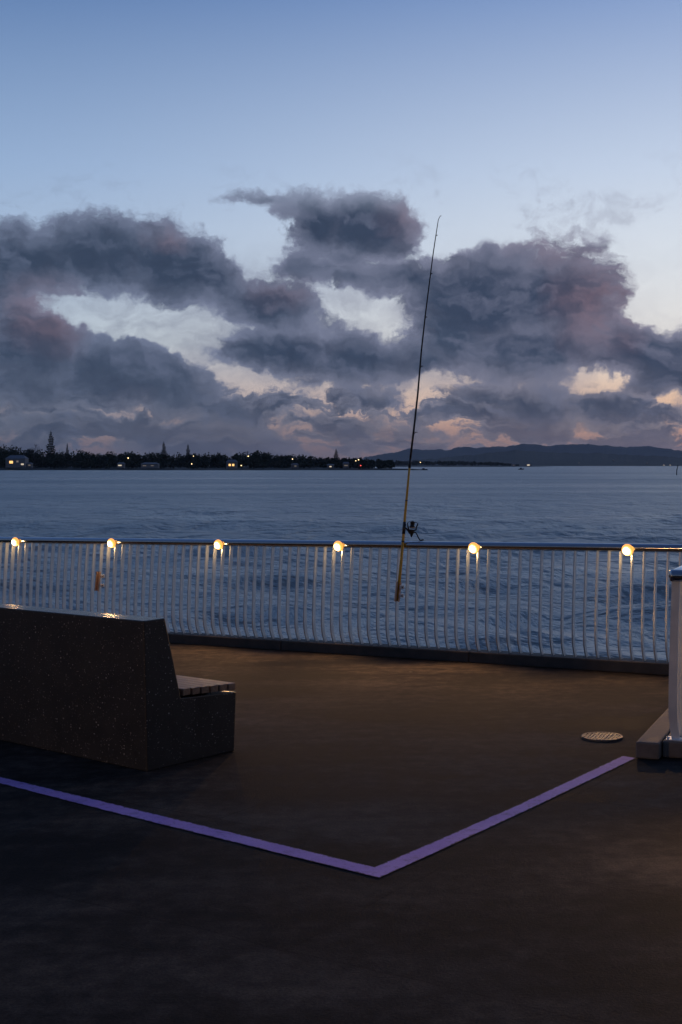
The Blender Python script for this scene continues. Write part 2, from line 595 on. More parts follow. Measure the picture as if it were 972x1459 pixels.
def mat_water():
    m, t, b = new_mat('sea_water')
    co = obj_co(t)
    a = t.vmath('MULTIPLY', co, (0.85, 0.8, 0))
    warp = t.vmath('MULTIPLY', t.noise(a, 0.12, 3, .5, color=True), (3, 3, 0))
    aw = t.vmath('ADD', a, warp)
    n1 = t.noise(aw, 0.50, 5, 0.55, 0.3)
    n2 = t.noise(aw, 1.9, 4, 0.6, 0.2)
    n3 = t.noise(t.vmath('MULTIPLY', co, (1.4, 0.6, 0)), 0.11, 4, 0.6, 0.4)
    h = t.math('ADD', t.math('MULTIPLY', n1, 0.72), t.math('MULTIPLY', n2, 0.10))
    h = t.math('ADD', h, t.math('MULTIPLY', n3, 1.3))
    bp = t.node('ShaderNodeBump')
    bp.inputs['Strength'].default_value = 1.0
    bp.inputs['Distance'].default_value = 1.9
    t.link(h, bp.inputs['Height'])
    t.link(bp.outputs[0], b.inputs['Normal'])
    # gust patches: rougher and smoother water
    g = t.noise(t.vmath('MULTIPLY', co, (0.004, 0.02, 0)), 1.0, 4, .6)
    t.link(t.maprange(g, .35, .65, 0.26, 0.46), b.inputs['Roughness'])
    b.inputs['Base Color'].default_value = (0.36, 0.37, 0.33, 1)
    b.inputs['IOR'].default_value = 1.45
    b.inputs['Specular IOR Level'].default_value = 0.5
    return m


def mat_foliage(name, c0, c1, sc=0.3):
    m, t, b = new_mat(name)
    n = t.noise(obj_co(t), sc, 4, .6)
    t.link(t.mix(t.maprange(n, .35, .65), c0 + (1,), c1 + (1,)), b.inputs['Base Color'])
    b.inputs['Roughness'].default_value = 0.8
    b.inputs['Specular IOR Level'].default_value = 0.15
    return m


M_asphalt = mat_asphalt()
M_paint = mat_paint()
M_terr = mat_terrazzo()
M_water = mat_water()
M_steel = mat_simple('brushed_stainless_steel', (0.52, 0.52, 0.52), 0.13, 1.0, .06, 30, 0, .03)
M_bar = mat_simple('pale_painted_steel', (0.82, 0.81, 0.76), 0.36, 0.45, .08, 6, 0.0, .08)
M_kerb = mat_simple('weathered_kerb_concrete', (0.085, 0.07, 0.055), 0.8, 0, .3, 7, 0.003)
M_kerbw = mat_simple('weathered_timber_kerb', (0.17, 0.14, 0.11), 0.8, 0, .35, 9, 0.004)
M_slat = None
M_dark = mat_simple('black_metal', (0.014, 0.014, 0.015), 0.35, 0.3, .2, 20, 0, .08)
M_black = mat_simple('black_rod_blank', (0.012, 0.012, 0.013), 0.3, 0, .2, 20, 0, .05)
M_yel = mat_simple('yellow_rod_lacquer', (0.66, 0.36, 0.03), 0.3, 0, .12, 14, 0, .05)
M_cop = mat_simple('bronze_tube', (0.60, 0.40, 0.27), 0.35, 0.25, .15, 20, 0, .08)
M_clip = mat_simple('white_clip', (0.75, 0.74, 0.70), 0.5, 0, .05, 20, 0, .05)
M_grate = mat_simple('cast_iron_cover', (0.10, 0.095, 0.09), 0.6, 0.3, .35, 25, 0, .1)
M_lens = mat_emit('lit_lamp_lens', (1.0, 0.74, 0.36), 26)
M_halo = mat_emit('lamp_halo_amber', (1.0, 0.38, 0.04), 1.35)  # amber halo round a rail lamp, as emission
M_mid = mat_emit('amber_lamp_glow', (1.0, 0.56, 0.16), 1.9)
M_fol = mat_foliage('dark_foliage', (0.020, 0.028, 0.016), (0.040, 0.050, 0.028), .15)
M_bark = mat_simple('dark_bark', (0.035, 0.028, 0.022), 0.9, 0, .3, 2)
M_land = mat_simple('shore_ground', (0.030, 0.030, 0.024), 0.9, 0, .4, .05)
M_hill = mat_foliage('bush_clad_hill', (0.030, 0.036, 0.030), (0.048, 0.052, 0.042), .002)
M_wall = mat_simple('pale_house_wall', (0.24, 0.23, 0.22), 0.8, 0, .12, .4)
M_roof = mat_simple('grey_house_roof', (0.16, 0.16, 0.17), 0.7, 0, .2, .5)
M_boat = mat_simple('boat_hull', (0.06, 0.06, 0.07), 0.5, 0, .2, .6)

# ------------------------------------------------------------------ deck
RD = Vector((0.8575, -0.5145, 0)).normalized()   # along the seaward railing
RO = Vector((0, 12.36, 0))
RIN = Vector((-RD.y * -1, -RD.x, 0))             # towards the deck
RIN = Vector((RD.y, -RD.x, 0)).normalized()
UP = Vector((0, 0, 1))


def rail_pt(s, off=0.0, h=0.0):
    p = RO + RD * s + RIN * off
    p.z = deck_z(p.x, p.y) + h
    return p


def build_deck():
    bm = bmesh.new()
    e0, e1 = rail_pt(-14, -0.10), rail_pt(16, -0.10)
    poly = [e0, e1, Vector((14, -12, 0)), Vector((-12, -12, 0))]
    for p in poly:
        p.z = deck_z(p.x, p.y)
    a = [bm.verts.new(p) for p in poly]
    b = [bm.verts.new(p + Vector((0, 0, -0.45))) for p in poly]
    bm.faces.new(a)
    bm.faces.new(b[::-1])
    for i in range(4):
        bm.faces.new((a[i], a[(i + 1) % 4], b[(i + 1) % 4], b[i]))
    o = link_mesh('deck', bm, M_asphalt)
    tag(o, 'dark asphalt deck of the waterfront platform', 'deck', kind='structure')
    # kerb under the railing
    bm = bmesh.new()
    n = 14
    for i in range(n):
        s0 = -13 + i * 2.06 + 0.004
        s1 = -13 + (i + 1) * 2.06 - 0.004
        w0, w1 = -0.09, 0.10
        q = [rail_pt(s0, w0), rail_pt(s0, w1), rail_pt(s1, w1), rail_pt(s1, w0)]
        bb = bmesh.new()
        add_prism(bb, [p + UP * 0.001 for p in q], UP * 0.099)
        bevel_all(bb, 0.008, 2)
        me = bpy.data.meshes.new('tmp')
        bb.to_mesh(me)
        bb.free()
        bm.from_mesh(me)
        bpy.data.meshes.remove(me)
    o = link_mesh('kerb', bm, M_kerb)
    tag(o, 'low concrete kerb carrying the long seaward railing', 'kerb', kind='structure')


build_deck()


def build_line():
    # edges read on the deck: left leg then right leg
    lt = [(-60, 1093.5), (0, 1106.5), (160, 1145), (280, 1174), (460, 1217.5), (533.5, 1235.5)]
    lb = [(-60, 1102), (0, 1116), (160, 1157.0), (280, 1186.5), (460, 1230.7), (540.5, 1250.5)]
    bm = bmesh.new()
    for q in zip(lt, lt[1:], lb[1:], lb):
        bm.faces.new([bm.verts.new(ground(x, y, 0.004)) for x, y in q])
    rt = [(533.5, 1235.5), (620, 1198.6), (740, 1146.0), (887, 1077.0)]
    rb = [(540.5, 1250.5), (620, 1214.6), (760, 1150.0), (906, 1080.0)]
    for q in zip(rt, rt[1:], rb[1:], rb):
        bm.faces.new([bm.verts.new(ground(x, y, 0.004)) for x, y in q])
    uv = bm.loops.layers.uv.new('across')
    for f in bm.faces:
        for k, lp in enumerate(f.loops):
            lp[uv].uv = (0.0, 1.0 if k < 2 else 0.0)
    o = link_mesh('painted_line', bm, M_paint)
    tag(o, 'lilac painted line bent into a wide angle across the asphalt deck', 'painted line', kind='structure')


build_line()


# ------------------------------------------------------------------ railings
def make_railing(label, cat_group, origin, d, inn, s0, s1, lamps, step, phase, bulge, H=1.10, end_cap=False, light=1.0):
    root = empty('railing', origin, label, 'railing', cat_group)
    R0 = 0.036

    def P(s, off=0.0, h=0.0):
        p = Vector(origin) + d * s + inn * off
        z = deck_z(p.x, p.y) + h
        return Vector((p.x, p.y, z)) - Vector(origin)

    bm = bmesh.new()
    n = max(2, int((s1 - s0) / 0.5))
    pts = [P(s0 + (s1 - s0) * i / n, 0, H - R0) for i in range(n + 1)]
    rr = [R0] * len(pts)
    if end_cap:
        dirp = (pts[0] - pts[1]).normalized()
        pts = [pts[0] + dirp * 0.012, pts[0] + dirp * 0.006] + pts
        rr = [R0 * 0.72, R0 * 0.95] + rr
    add_tube(bm, pts, rr, 24)
    o = link_mesh('handrail', bm, M_steel, root)
    # flat bar balusters with a belly towards the deck
    prof = [(0.0, 0.100), (0.012, 0.125), (0.027, 0.155), (0.041, 0.19), (0.050, 0.23), (0.055, 0.28), (0.056, 0.34), (0.053, 0.44), (0.043, 0.60), (0.030, 0.77), (0.014, 0.94), (0.004, H - R0 - 0.030)]
    k = math.ceil((s0 - phase) / step)
    made = None
    ang = None
    while phase + k * step < s1:
        s = phase + k * step
        bm = bmesh.new()
        W, T = 0.024, 0.006
        rings = []
        base = P(s, 0, 0)
        for off, h in prof:
            c = Vector((0, 0, h)) + inn * off * bulge
            rings.append([bm.verts.new(c + inn * W * a + d * T * b) for a, b in ((1, -1), (1, 1), (-1, 1), (-1, -1))])
        for a, b in zip(rings, rings[1:]):
            for q in range(4):
                bm.faces.new((a[q], a[(q + 1) % 4], b[(q + 1) % 4], b[q]))
        bm.faces.new(rings[0])
        bm.faces.new(rings[-1])
        if made is None:
            made = link_mesh('baluster', bm, M_bar, root, loc=base)
        else:
            bm.free()
            c = made.copy()
            C.objects.link(c)
            c.parent = root
            c.location = base
        k += 1
    # small lamps let into the inner lower side of the handrail
    for s in lamps:
        c = P(s, R0 + 0.010, H - 0.052)
        nrm = (inn * 0.97 - UP * 0.24).normalized()
        u = d
        v = nrm.cross(u).normalized()
        lr = empty('rail_lamp', c)
        lr.parent = root
        bm = bmesh.new()
        add_tube(bm, [-nrm * 0.020, nrm * 0.001], [0.040, 0.049], 24)
        link_mesh('lamp_housing', bm, M_steel, lr)
        rd = 0.052  # wider than the small LED, so the dome can carry its halo

        def dome(name, a0, a1, m, cap):
            bm = bmesh.new()
            ns = 6
            an = [R(a0 + (a1 - a0) * i / ns) for i in range(ns + 1)]
            add_tube(bm, [nrm * (0.001 + rd * 0.8 * sin(a)) for a in an], [rd * cos(a) for a in an], 24, cap=cap)
            link_mesh(name, bm, m, lr, smooth=True)
        dome('lamp_halo_rim', -5, 38, M_halo, False)  # outer and inner rings paint the lamp's amber halo as emission
        dome('lamp_halo_inner', 38, 56, M_mid, False)
        dome('lamp_lens', 56, 88, M_lens, True)
        if light > 0:
            ld = bpy.data.lights.new('rail_lamp_beam', 'SPOT')
            ld.energy = 68 * light
            ld.color = (1.0, 0.53, 0.20)
            ld.spot_size = R(118)
            ld.spot_blend = 0.75
            ld.shadow_soft_size = 0.03
            lo = bpy.data.objects.new('rail_lamp_beam', ld)
            C.objects.link(lo)
            lo.parent = lr
            aim = (inn * 0.80 - UP * 0.60).normalized()
            lo.location = nrm * 0.065
            lo.rotation_euler = aim.to_track_quat('-Z', 'Y').to_euler()
            # spill under the rail
            pd = bpy.data.lights.new('rail_lamp_spill', 'POINT')
            pd.energy = 0.9 * light
            pd.color = (1.0, 0.66, 0.30)
            pd.shadow_soft_size = 0.03
            pd.specular_factor = 0.25
            po = bpy.data.objects.new('rail_lamp_spill', pd)
            C.objects.link(po)
            po.parent = lr
            po.location = nrm * 0.055 - UP * 0.03
    return root


LSTEP = 1.447
main_rail = make_railing('long curved-bar metal railing along the water with six small lit lamps under its handrail', None,
                         (RO.x, RO.y, deck_z(RO.x, RO.y)), RD, RIN, -5.35, 4.35,
                         [LSTEP * k for k in range(-3, 3)], LSTEP / 14.0, 0.030, 1.0)

# near railing at the right edge, running away from the viewer
D2 = Vector((0.40, 0.917, 0)).normalized()
I2 = Vector((-D2.y, D2.x, 0))
O2 = ground(958, 1079)
near_rail = make_railing('short near railing at the right edge seen end-on beside the timber kerbs', None,
                         (O2.x + .018, O2.y, deck_z(O2.x, O2.y)), D2, I2, -0.02, 1.9, [], 0.103, 0.03, 0.35, H=1.125, end_cap=True)


bm = bmesh.new()
_p = Vector((0, 0, 1.125 - .036)) - D2 * .02
_r = Vector((0.99, -0.12, 0)).normalized()
add_tube(bm, [_p - _r * .030, _p - _r * .026, _p - _r * .018, _p + _r * .45], [.024, .033, .0365, .0365], 20)
link_mesh('rail_return', bm, M_steel, near_rail)


bm = bmesh.new()
add_box(bm, D2 * .03 + UP * 0.104, (D2, I2, UP), (.05, .055, .004))
for a_ in (-1, 1):
    add_tube(bm, [D2 * .0 + I2 * .043 * a_ + UP * .108, D2 * .0 + I2 * .043 * a_ + UP * .120], .008, 8)
bevel_all(bm, .0015, 1)
link_mesh('foot_plate', bm, M_bar, near_rail)


def build_near_kerbs():
    for (w0, w1, s0, s1, name, lab) in ((0.076, 0.215, -0.11, 1.75, 'kerb_beam', 'grey timber kerb beam at right with its cut end by the lilac line'),
                                        (-0.22, 0.070, -0.035, 1.75, 'kerb_beam', 'brown timber kerb beam under the end of the short right railing')):
        bm = bmesh.new()
        q = []
        for s, w in ((s0, w0), (s0, w1), (s1, w1), (s1, w0)):
            p = Vector((O2.x + .018, O2.y, 0)) + D2 * s + I2 * w
            p.z = deck_z(p.x, p.y) + 0.001
            q.append(p)
        add_prism(bm, q, UP * 0.099)
        bevel_all(bm, 0.010, 2)
        o = link_mesh(name, bm, M_kerbw)
        tag(o, lab, 'kerb beam', 'timber kerb beams by the right railing')


build_near_kerbs()

# ------------------------------------------------------------------ bench
BL = Vector((-0.748, 0.663, 0)).normalized()
BW = Vector((0.663, 0.748, 0)).normalized()
B0 = ground(210, 1100)
M_slat = mat_wood('weathered_hardwood', (0.17, 0.090, 0.050), (0.36, 0.21, 0.12), BL)


def build_bench():
    z0 = deck_z(B0.x, B0.y)
    root = empty('bench', (B0.x, B0.y, z0), 'dark speckled concrete bench with a high sloping back and slatted timber seat', 'bench')
    L = 4.2
    dzl = deck_z(B0.x + BL.x, B0.y + BL.y) - z0      # slope along the bench

    def pt(l, w, h):
        return BL * l + BW * w + UP * (h + dzl * l)
    prof = [(0.0, 0.0), (0.705, 0.004), (0.722, 0.375), (0.262, 0.398), (0.136, 0.892), (-0.026, 0.890)]
    bm = bmesh.new()
    add_prism(bm, [pt(0, w, h) for w, h in prof], BL * L + UP * dzl * L)
    bevel_all(bm, 0.007, 2)
    link_mesh('concrete_body', bm, M_terr, root)
    # slats: six boards on hidden battens
    bm = bmesh.new()
    n = 6
    wa, wb = 0.275, 0.728
    pitch = (wb - wa) / n
    for i in range(n):
        w0 = wa + i * pitch + 0.008
        w1 = wa + (i + 1) * pitch - 0.008
        hb = 0.398 - (0.5 * (w0 + w1) - 0.262) * 0.05 + 0.012
        bb = bmesh.new()
        poly = [pt(0.005, w0, hb), pt(0.005, w1, hb), pt(0.005, w1, hb + .042), pt(0.005, w0, hb + .042)]
        add_prism(bb, poly, (BL + UP * dzl) * (L - 0.02))
        bevel_all(bb, 0.004, 2)
        me = bpy.data.meshes.new('tmp')
        bb.to_mesh(me)
        bb.free()
        bm.from_mesh(me)
        bpy.data.meshes.remove(me)
    link_mesh('slatted_seat', bm, M_slat, root)
    for l in (0.25, 1.4, 2.6, 3.8):
        bm = bmesh.new()
        poly = [pt(l, .30, .386), pt(l, .70, .366), pt(l, .70, .390), pt(l, .30, .411)]
        add_prism(bm, poly, BL * 0.06)
        link_mesh('seat_batten', bm, M_dark, root)


build_bench()


# ------------------------------------------------------------------ drain cover
def build_cover():
    c = ground(858, 1051.5)
    r = 0.132
    root = empty('drain_cover', c, 'round ribbed metal drain cover set in the deck', 'drain cover')
    sx, sy = Vector((1, 0, .0184)).normalized(), Vector((0, 1, -.011)).normalized()
    nn = sx.cross(sy).normalized()

    def ring(bm, r0, r1, h0, h1):
        A = [[], [], [], []]
        for k in range(48):
            a = 2 * pi * k / 48
            dvec = sx * cos(a) + sy * sin(a)
            for j, (r_, h_) in enumerate(((r0, h0), (r0, h1), (r1, h1), (r1, h0))):
                A[j].append(bm.verts.new(dvec * r_ + nn * h_))
        for k in range(48):
            k2 = (k + 1) % 48
            for j in range(3):
                bm.faces.new((A[j][k], A[j][k2], A[j + 1][k2], A[j + 1][k]))
    bm = bmesh.new()
    ring(bm, r, r - .014, 0.001, 0.014)
    link_mesh('rim', bm, M_grate, root)
    bm = bmesh.new()
    vs = [bm.verts.new((sx * cos(2 * pi * k / 48) + sy * sin(2 * pi * k / 48)) * (r - .013) + nn * 0.005) for k in range(48)]
    bm.faces.new(vs)
    link_mesh('cover_plate', bm, M_black, root)
    bm = bmesh.new()
    for k in range(-5, 6):
        y = k * 0.0225
        hw = sqrt(max(0, (r - .016) ** 2 - y * y))
        ax = (sx * cos(1.15) + sy * sin(1.15))
        ay = (sy * cos(1.15) - sx * sin(1.15))
        if hw > .02:
            add_box(bm, ay * y + nn * 0.008, (ax, ay, nn), (hw, 0.0082, 0.0040))
    link_mesh('grate', bm, M_grate, root)


build_cover()


# ------------------------------------------------------------------ rod holders and fishing rod
def rod_holder(top_px, bot_px, clips, Y, shell, parent):
    a, b = at(*top_px, Y), at(*bot_px, Y)
    o = empty('rod_holder', (b - parent.location))
    o.parent = parent
    ax = (a - b)
    bm = bmesh.new()
    n = 20
    axn = ax.normalized()
    u = Vector((0, -1, 0))
    u = (u - axn * u.dot(axn)).normalized()
    v = axn.cross(u)
    # slotted tube with wall thickness
    ro, ri = 0.027, 0.023
    a0, a1 = (R(28), R(332)) if shell else (R(20), R(340))
    rings = []
    for tpos in (0, 1):
        ring = []
        for r_ in (ro, ri):
            for k in range(n + 1):
                an = a0 + (a1 - a0) * k / n
                ring.append(bm.verts.new(ax * tpos + (u * cos(an) + v * sin(an)) * r_))
        rings.append(ring)
    A, B = rings
    for k in range(n):
        bm.faces.new((A[k], A[k + 1], B[k + 1], B[k]))
        bm.faces.new((A[n + 1 + k], B[n + 1 + k], B[n + 2 + k], A[n + 2 + k]))
        bm.faces.new((A[k], A[n + 1 + k], A[n + 2 + k], A[k + 1]))
        bm.faces.new((B[k], B[k + 1], B[n + 2 + k], B[n + 1 + k]))
    for k in (0, n):
        bm.faces.new((A[k], B[k], B[n + 1 + k], A[n + 1 + k]))
    link_mesh('holder_tube', bm, M_cop, o, smooth=False)
    for cx, cy in clips:
        c = at(cx, cy, Y - 0.01) - b
        bm = bmesh.new()
        add_box(bm, c, (Vector((1, 0, 0)), Vector((0, 1, 0)), UP), (0.020, 0.026, 0.017))
        bevel_all(bm, 0.004, 2)
        cl = link_mesh('holder_clip', bm, M_clip, o)
        bm = bmesh.new()
        add_tube(bm, [c + Vector((0.004, -.0255, 0)), c + Vector((0.004, -.032, 0))], 0.006, 10)
        link_mesh('clip_bolt', bm, M_dark, o)
    return o


def rail_Y(px):
    tt = (px - CX) / F
    return 12.36 / (1 + 0.6 * tt)


h1 = rod_holder((568.5, 829), (565.5, 857), [(572.5, 836.5), (572, 848.5)], rail_Y(570) - 0.135, False, main_rail)
h2 = rod_holder((140.5, 814.5), (138, 842.0), [(146.5, 821), (146, 834)], rail_Y(140) - 0.135, True, main_rail)


def build_rod():
    Yb, Yr = rail_Y(569) - 0.135, rail_Y(574) - 0.062
    kY = (Yr - Yb) / (857.0 - 775.0)
    px = [(566.8, 856), (570.3, 815), (574, 775), (577.2, 735), (580.4, 700), (584.6, 655), (590, 610), (595.5, 560), (600.5, 500), (606, 450), (612.3, 400), (617.5, 360), (622, 330), (624.7, 313), (627.5, 307.5)]
    pts = []
    for x, y in px:
        pts.append(at(x, y, Yb + kY * (857 - y)))
    base = pts[0]
    root = empty('fishing_rod', base, 'long fishing rod with yellow butt and black tip propped upright against the railing', 'fishing rod')
    L = [p - base for p in pts]
    bm = bmesh.new()
    add_tube(bm, L[:6], [0.0155, 0.0145, 0.0135, 0.0125, 0.0115, 0.0105], 14)
    link_mesh('butt_section', bm, M_yel, root)
    bm = bmesh.new()
    add_tube(bm, [L[5] - (L[6] - L[5]) * .02] + L[6:], [0.0108, .0100, .0090, .0080, .0072, .0062, .0052, .0042, .0034, .0026], 12)
    link_mesh('tip_section', bm, M_black, root)

    def along(y):
        for (a, b), (p, q) in zip(zip(px, px[1:]), zip(L, L[1:])):
            if a[1] >= y >= b[1]:
                f = (a[1] - y) / (a[1] - b[1])
                return p.lerp(q, f), (q - p).normalized()
    # dark wraps and the reel seat
    for y0, y1, r_ in ((761, 743.5, .0155), (772.5, 770.5, .0150), (667, 654, .0125), (714, 712.5, .0125)):
        a, d0 = along(y0)
        b, d1 = along(y1)
        bm = bmesh.new()
        add_tube(bm, [a, b], r_, 14)
        link_mesh('reel_seat' if r_ == .0155 else 'thread_wrap', bm, M_black, root)
    # line guides
    for y, s in ((616, .036), (522, .028), (452, .022), (390, .018), (335.5, .014)):
        a, dv = along(y)
        right = (Vector((1, 0, 0)) - dv * dv.x).normalized()
        bm = bmesh.new()
        cc = a + right * s * 0.62 + dv * .004
        rr = s * 0.40
        add_tube(bm, [cc + (right * cos(k * pi / 8) + Vector((0, 1, 0)) * sin(k * pi / 8)) * rr for k in range(17)], 0.0030, 6)
        add_tube(bm, [a - dv * s * 0.9, cc - right * rr * .2], 0.0026, 6)
        add_tube(bm, [a + dv * s * 0.35, cc - right * rr * .9], 0.0026, 6)
        link_mesh('line_guide', bm, M_dark, root)
    # tip ring
    a = L[-1]
    bm = bmesh.new()
    add_tube(bm, [a + Vector((0.006 * cos(k * pi / 6) + .004, 0.006 * sin(k * pi / 6), -.001)) for k in range(13)], 0.0018, 6)
    link_mesh('tip_ring', bm, M_dark, root)
    # spinning reel: measured about the rod at row 752
    YR = Yb + kY * (857 - 752)
    sc = YR / F

    def q(x, y, dy=0.0):
        return at(x, y, YR + dy) - base
    reel = empty('reel', q(586, 755))
    reel.parent = root
    ro = q(586, 755)

    def rel(x, y, dy=0.0):
        return q(x, y, dy) - ro
    bm = bmesh.new()
    add_tube(bm, [rel(577.2, 752), rel(579.6, 753.4), rel(582.4, 757.2), rel(584.6, 760)], [.010, .0075, .0085, .012], 10)
    add_tube(bm, [rel(575.8, 757.0, -.004), rel(578.2, 746.0, -.004)], .0065, 8)
    link_mesh('reel_foot', bm, M_dark, reel)
    bm = bmesh.new()
    axis_top, axis_bot = (588.2, 742.2), (586.2, 765.6)

    def ax(f):
        return rel(axis_top[0] + (axis_bot[0] - axis_top[0]) * f, axis_top[1] + (axis_bot[1] - axis_top[1]) * f)
    add_tube(bm, [ax(.52), ax(.60), ax(.72), ax(.84), ax(.94), ax(1.0)], [.026, .0245, .022, .014, .008, .003], 16)
    link_mesh('reel_body', bm, M_dark, reel)
    bm = bmesh.new()
    add_tube(bm, [ax(.0), ax(.03), ax(.05), ax(.08), ax(.10), ax(.30), ax(.32), ax(.36), ax(.45)], [.010, .013, .020, .026, .0215, .0205, .026, .026, .024], 18)
    link_mesh('spool', bm, [M_dark], reel)
    bm = bmesh.new()
    add_tube(bm, [ax(.38), ax(.41)], [.0268, .0268], 18)
    link_mesh('spool_band', bm, M_cop, reel)
    bm = bmesh.new()
    add_tube(bm, [rel(585, 757), rel(582.4, 755), rel(581.2, 749), rel(580.6, 745)], [.010, .008, .006, .0045], 8)
    add_tube(bm, [rel(590, 755.5), rel(592.8, 755.2), rel(593.6, 750.5), rel(595, 748), rel(595.6, 745.4)], [.008, .0075, .006, .0065, .0035], 8)
    add_tube(bm, [rel(580.6, 745), rel(583, 743.4, -.024), rel(588, 743.6, -.034), rel(593, 744.4, -.024), rel(595.4, 746)], .0024, 6)
    link_mesh('bail_arm', bm, M_dark, reel)
    bm = bmesh.new()
    add_tube(bm, [rel(587, 758.2), rel(592.5, 758.6), rel(594.2, 761.5), rel(596.4, 766), rel(598.2, 769.4)], [.009, .0065, .0055, .0055, .006], 8)
    link_mesh('crank', bm, M_dark, reel)
    bm = bmesh.new()
    add_tube(bm, [rel(598.0, 770.0), rel(600, 769.9), rel(602, 769.4), rel(604, 769.0)], [.006, .0085, .0080, .0060], 10)
    link_mesh('crank_knob', bm, M_black, reel)


build_rod()


# ------------------------------------------------------------------ sea
WZ = -2.75


def build_sea():
    rnd = random.Random(4)
    rows = []
    r = 4.0
    while r < 18000:
        rows.append(r)
        r *= 1.018 if r < 400 else 1.05
    angs = [-180 + k * 6 for k in range(27)] + [-22 + 44 * k / 230 for k in range(231)] + [24 + k * 6 for k in range(26)]
    angs = sorted(set(angs))
    waves = []
    for i in range(46):
        lam = 0.8 * (8.0 / 0.8) ** rnd.random()
        th = R(rnd.gauss(100, 34))
        waves.append((2 * pi / lam * cos(th), 2 * pi / lam * sin(th), rnd.random() * 6.28, 0.0115 * lam ** 0.85, lam))
    bm = bmesh.new()
    grid = []
    for i, r in enumerate(rows):
        dr = r * 0.018
        row = []
        ws = [(a, b, p, m * max(0.0, min(1.0, l / (dr * 3.0) - 0.6))) for a, b, p, m, l in waves]
        ws = [w for w in ws if w[3] > 0] if r < 400 else []
        for a in angs:
            x, y = r * sin(R(a)), r * cos(R(a))
            z = 0.0
            if abs(a) < 23:
                for kx, ky, ph, m in ws:
                    z += m * sin(kx * x + ky * y + ph)
            row.append(bm.verts.new((x, y, WZ + z)))
        grid.append(row)
    n = len(angs)
    for A, B in zip(grid, grid[1:]):
        for k in range(n):
            k2 = (k + 1) % n
            f = bm.faces.new((A[k], A[k2], B[k2], B[k]))
            f.smooth = True
    bm.faces.new(grid[0][::-1])
    o = link_mesh('water', bm, M_water)
    tag(o, 'rippled dusk-blue water of the bay', 'water', kind='structure')
    if o.data.polygons[0].normal.z < 0:
        o.data.flip_normals()


build_sea()


# ------------------------------------------------------------------ far land
def interp(tab, x):
    if x <= tab[0][0]:
        return tab[0][1]
    for (a, b), (c, d) in zip(tab, tab[1:]):
        if x <= c:
            return b + (d - b) * (x - a) / (c - a)
    return tab[-1][1]


def build_hills():
    ridge = [(440, 664), (500, 659), (522, 651), (548, 646.5), (570, 643), (582, 639), (605, 641.5), (626, 640), (640, 641), (654, 637), (684, 637.5), (722, 636), (742, 632.5), (758, 633),
             (772, 634.5), (787, 635), (804, 633), (845, 633), (859, 635), (886, 636.5), (927, 636), (947, 639), (972, 642), (1050, 646), (1150, 640), (1300, 652)]
    near = [(520, 664), (560, 658), (600, 655), (650, 650), (690, 646), (716, 643), (735, 641.5), (770, 643.5), (810, 646), (850, 645), (890, 648), (930, 649), (972, 652), (1060, 650), (1200, 658)]
    for tab, Y0, nm, lab in ((ridge, 16000, 'hills', 'far hazy hill range along the horizon'), (near, 7600, 'hills', 'lower bush-clad foothills in front of the far range')):
        bm = bmesh.new()
        cols = []
        x0, x1 = tab[0][0], tab[-1][0]
        n = 420
        for i in range(n + 1):
            x = x0 + (x1 - x0) * i / n
            top = (HZ - interp(tab, x)) / F * Y0 + HC
            jit = (noise.noise(Vector((x * .07, Y0, 0))) * 1.8 + noise.noise(Vector((x * .22, Y0, 3))) * 1.1) / F * Y0
            top = max(WZ, top + jit)
            col = []
            for j in range(9):
                f = j / 8.0
                YY = Y0 - 1500 + 1500 * f
                if j == 8:
                    hh = top
                else:
                    hh = WZ + (top - WZ) * (f ** 1.2) * (0.92 + 0.16 * noise.noise(Vector((x * .05, f * 4, Y0 * .01))))
                col.append(bm.verts.new(((x - CX) / F * YY, YY, hh if j else WZ - 2)))
            YY = Y0 + 1500
            col.append(bm.verts.new(((x - CX) / F * YY, YY, WZ - 2)))
            cols.append(col)
        for A, B in zip(cols, cols[1:]):
            for j in range(9):
                bm.faces.new((A[j], A[j + 1], B[j + 1], B[j]))
        o = link_mesh(nm, bm, M_hill, smooth=True)
        tag(o, lab, 'hills', kind='structure')


build_hills()


def shore(name, lab, front, back, Hs, seed):
    """front/back: list of (x, Y); a low bank rising from the waterline"""
    bm = bmesh.new()
    cols = []
    N = 160
    xs = [front[0][0] + (front[-1][0] - front[0][0]) * i / N for i in range(N + 1)]
    for x in xs:
        yf = interp(front, x) + noise.noise(Vector((x * .02, seed, 0))) * 8
        yb = interp(back, x)
        h = interp(Hs, x)
        col = [bm.verts.new((x, yf, WZ - .6))]
        for j, (f, hf) in enumerate(((0.03, .45), (0.08, .8), (.3, 1.0), (.7, 1.1))):
            jit = noise.noise(Vector((x * .05, j * 3.1, seed))) * .35
            col.append(bm.verts.new((x, yf + (yb - yf) * f, WZ + max(.15, h * hf + jit * min(1, h)))))
        col.append(bm.verts.new((x, yb, WZ - .6)))
        cols.append(col)
    for A, B in zip(cols, cols[1:]):
        for j in range(5):
            bm.faces.new((A[j], A[j + 1], B[j + 1], B[j]))
    o = link_mesh(name, bm, M_land)
    tag(o, lab, 'shore', kind='structure')
    return o


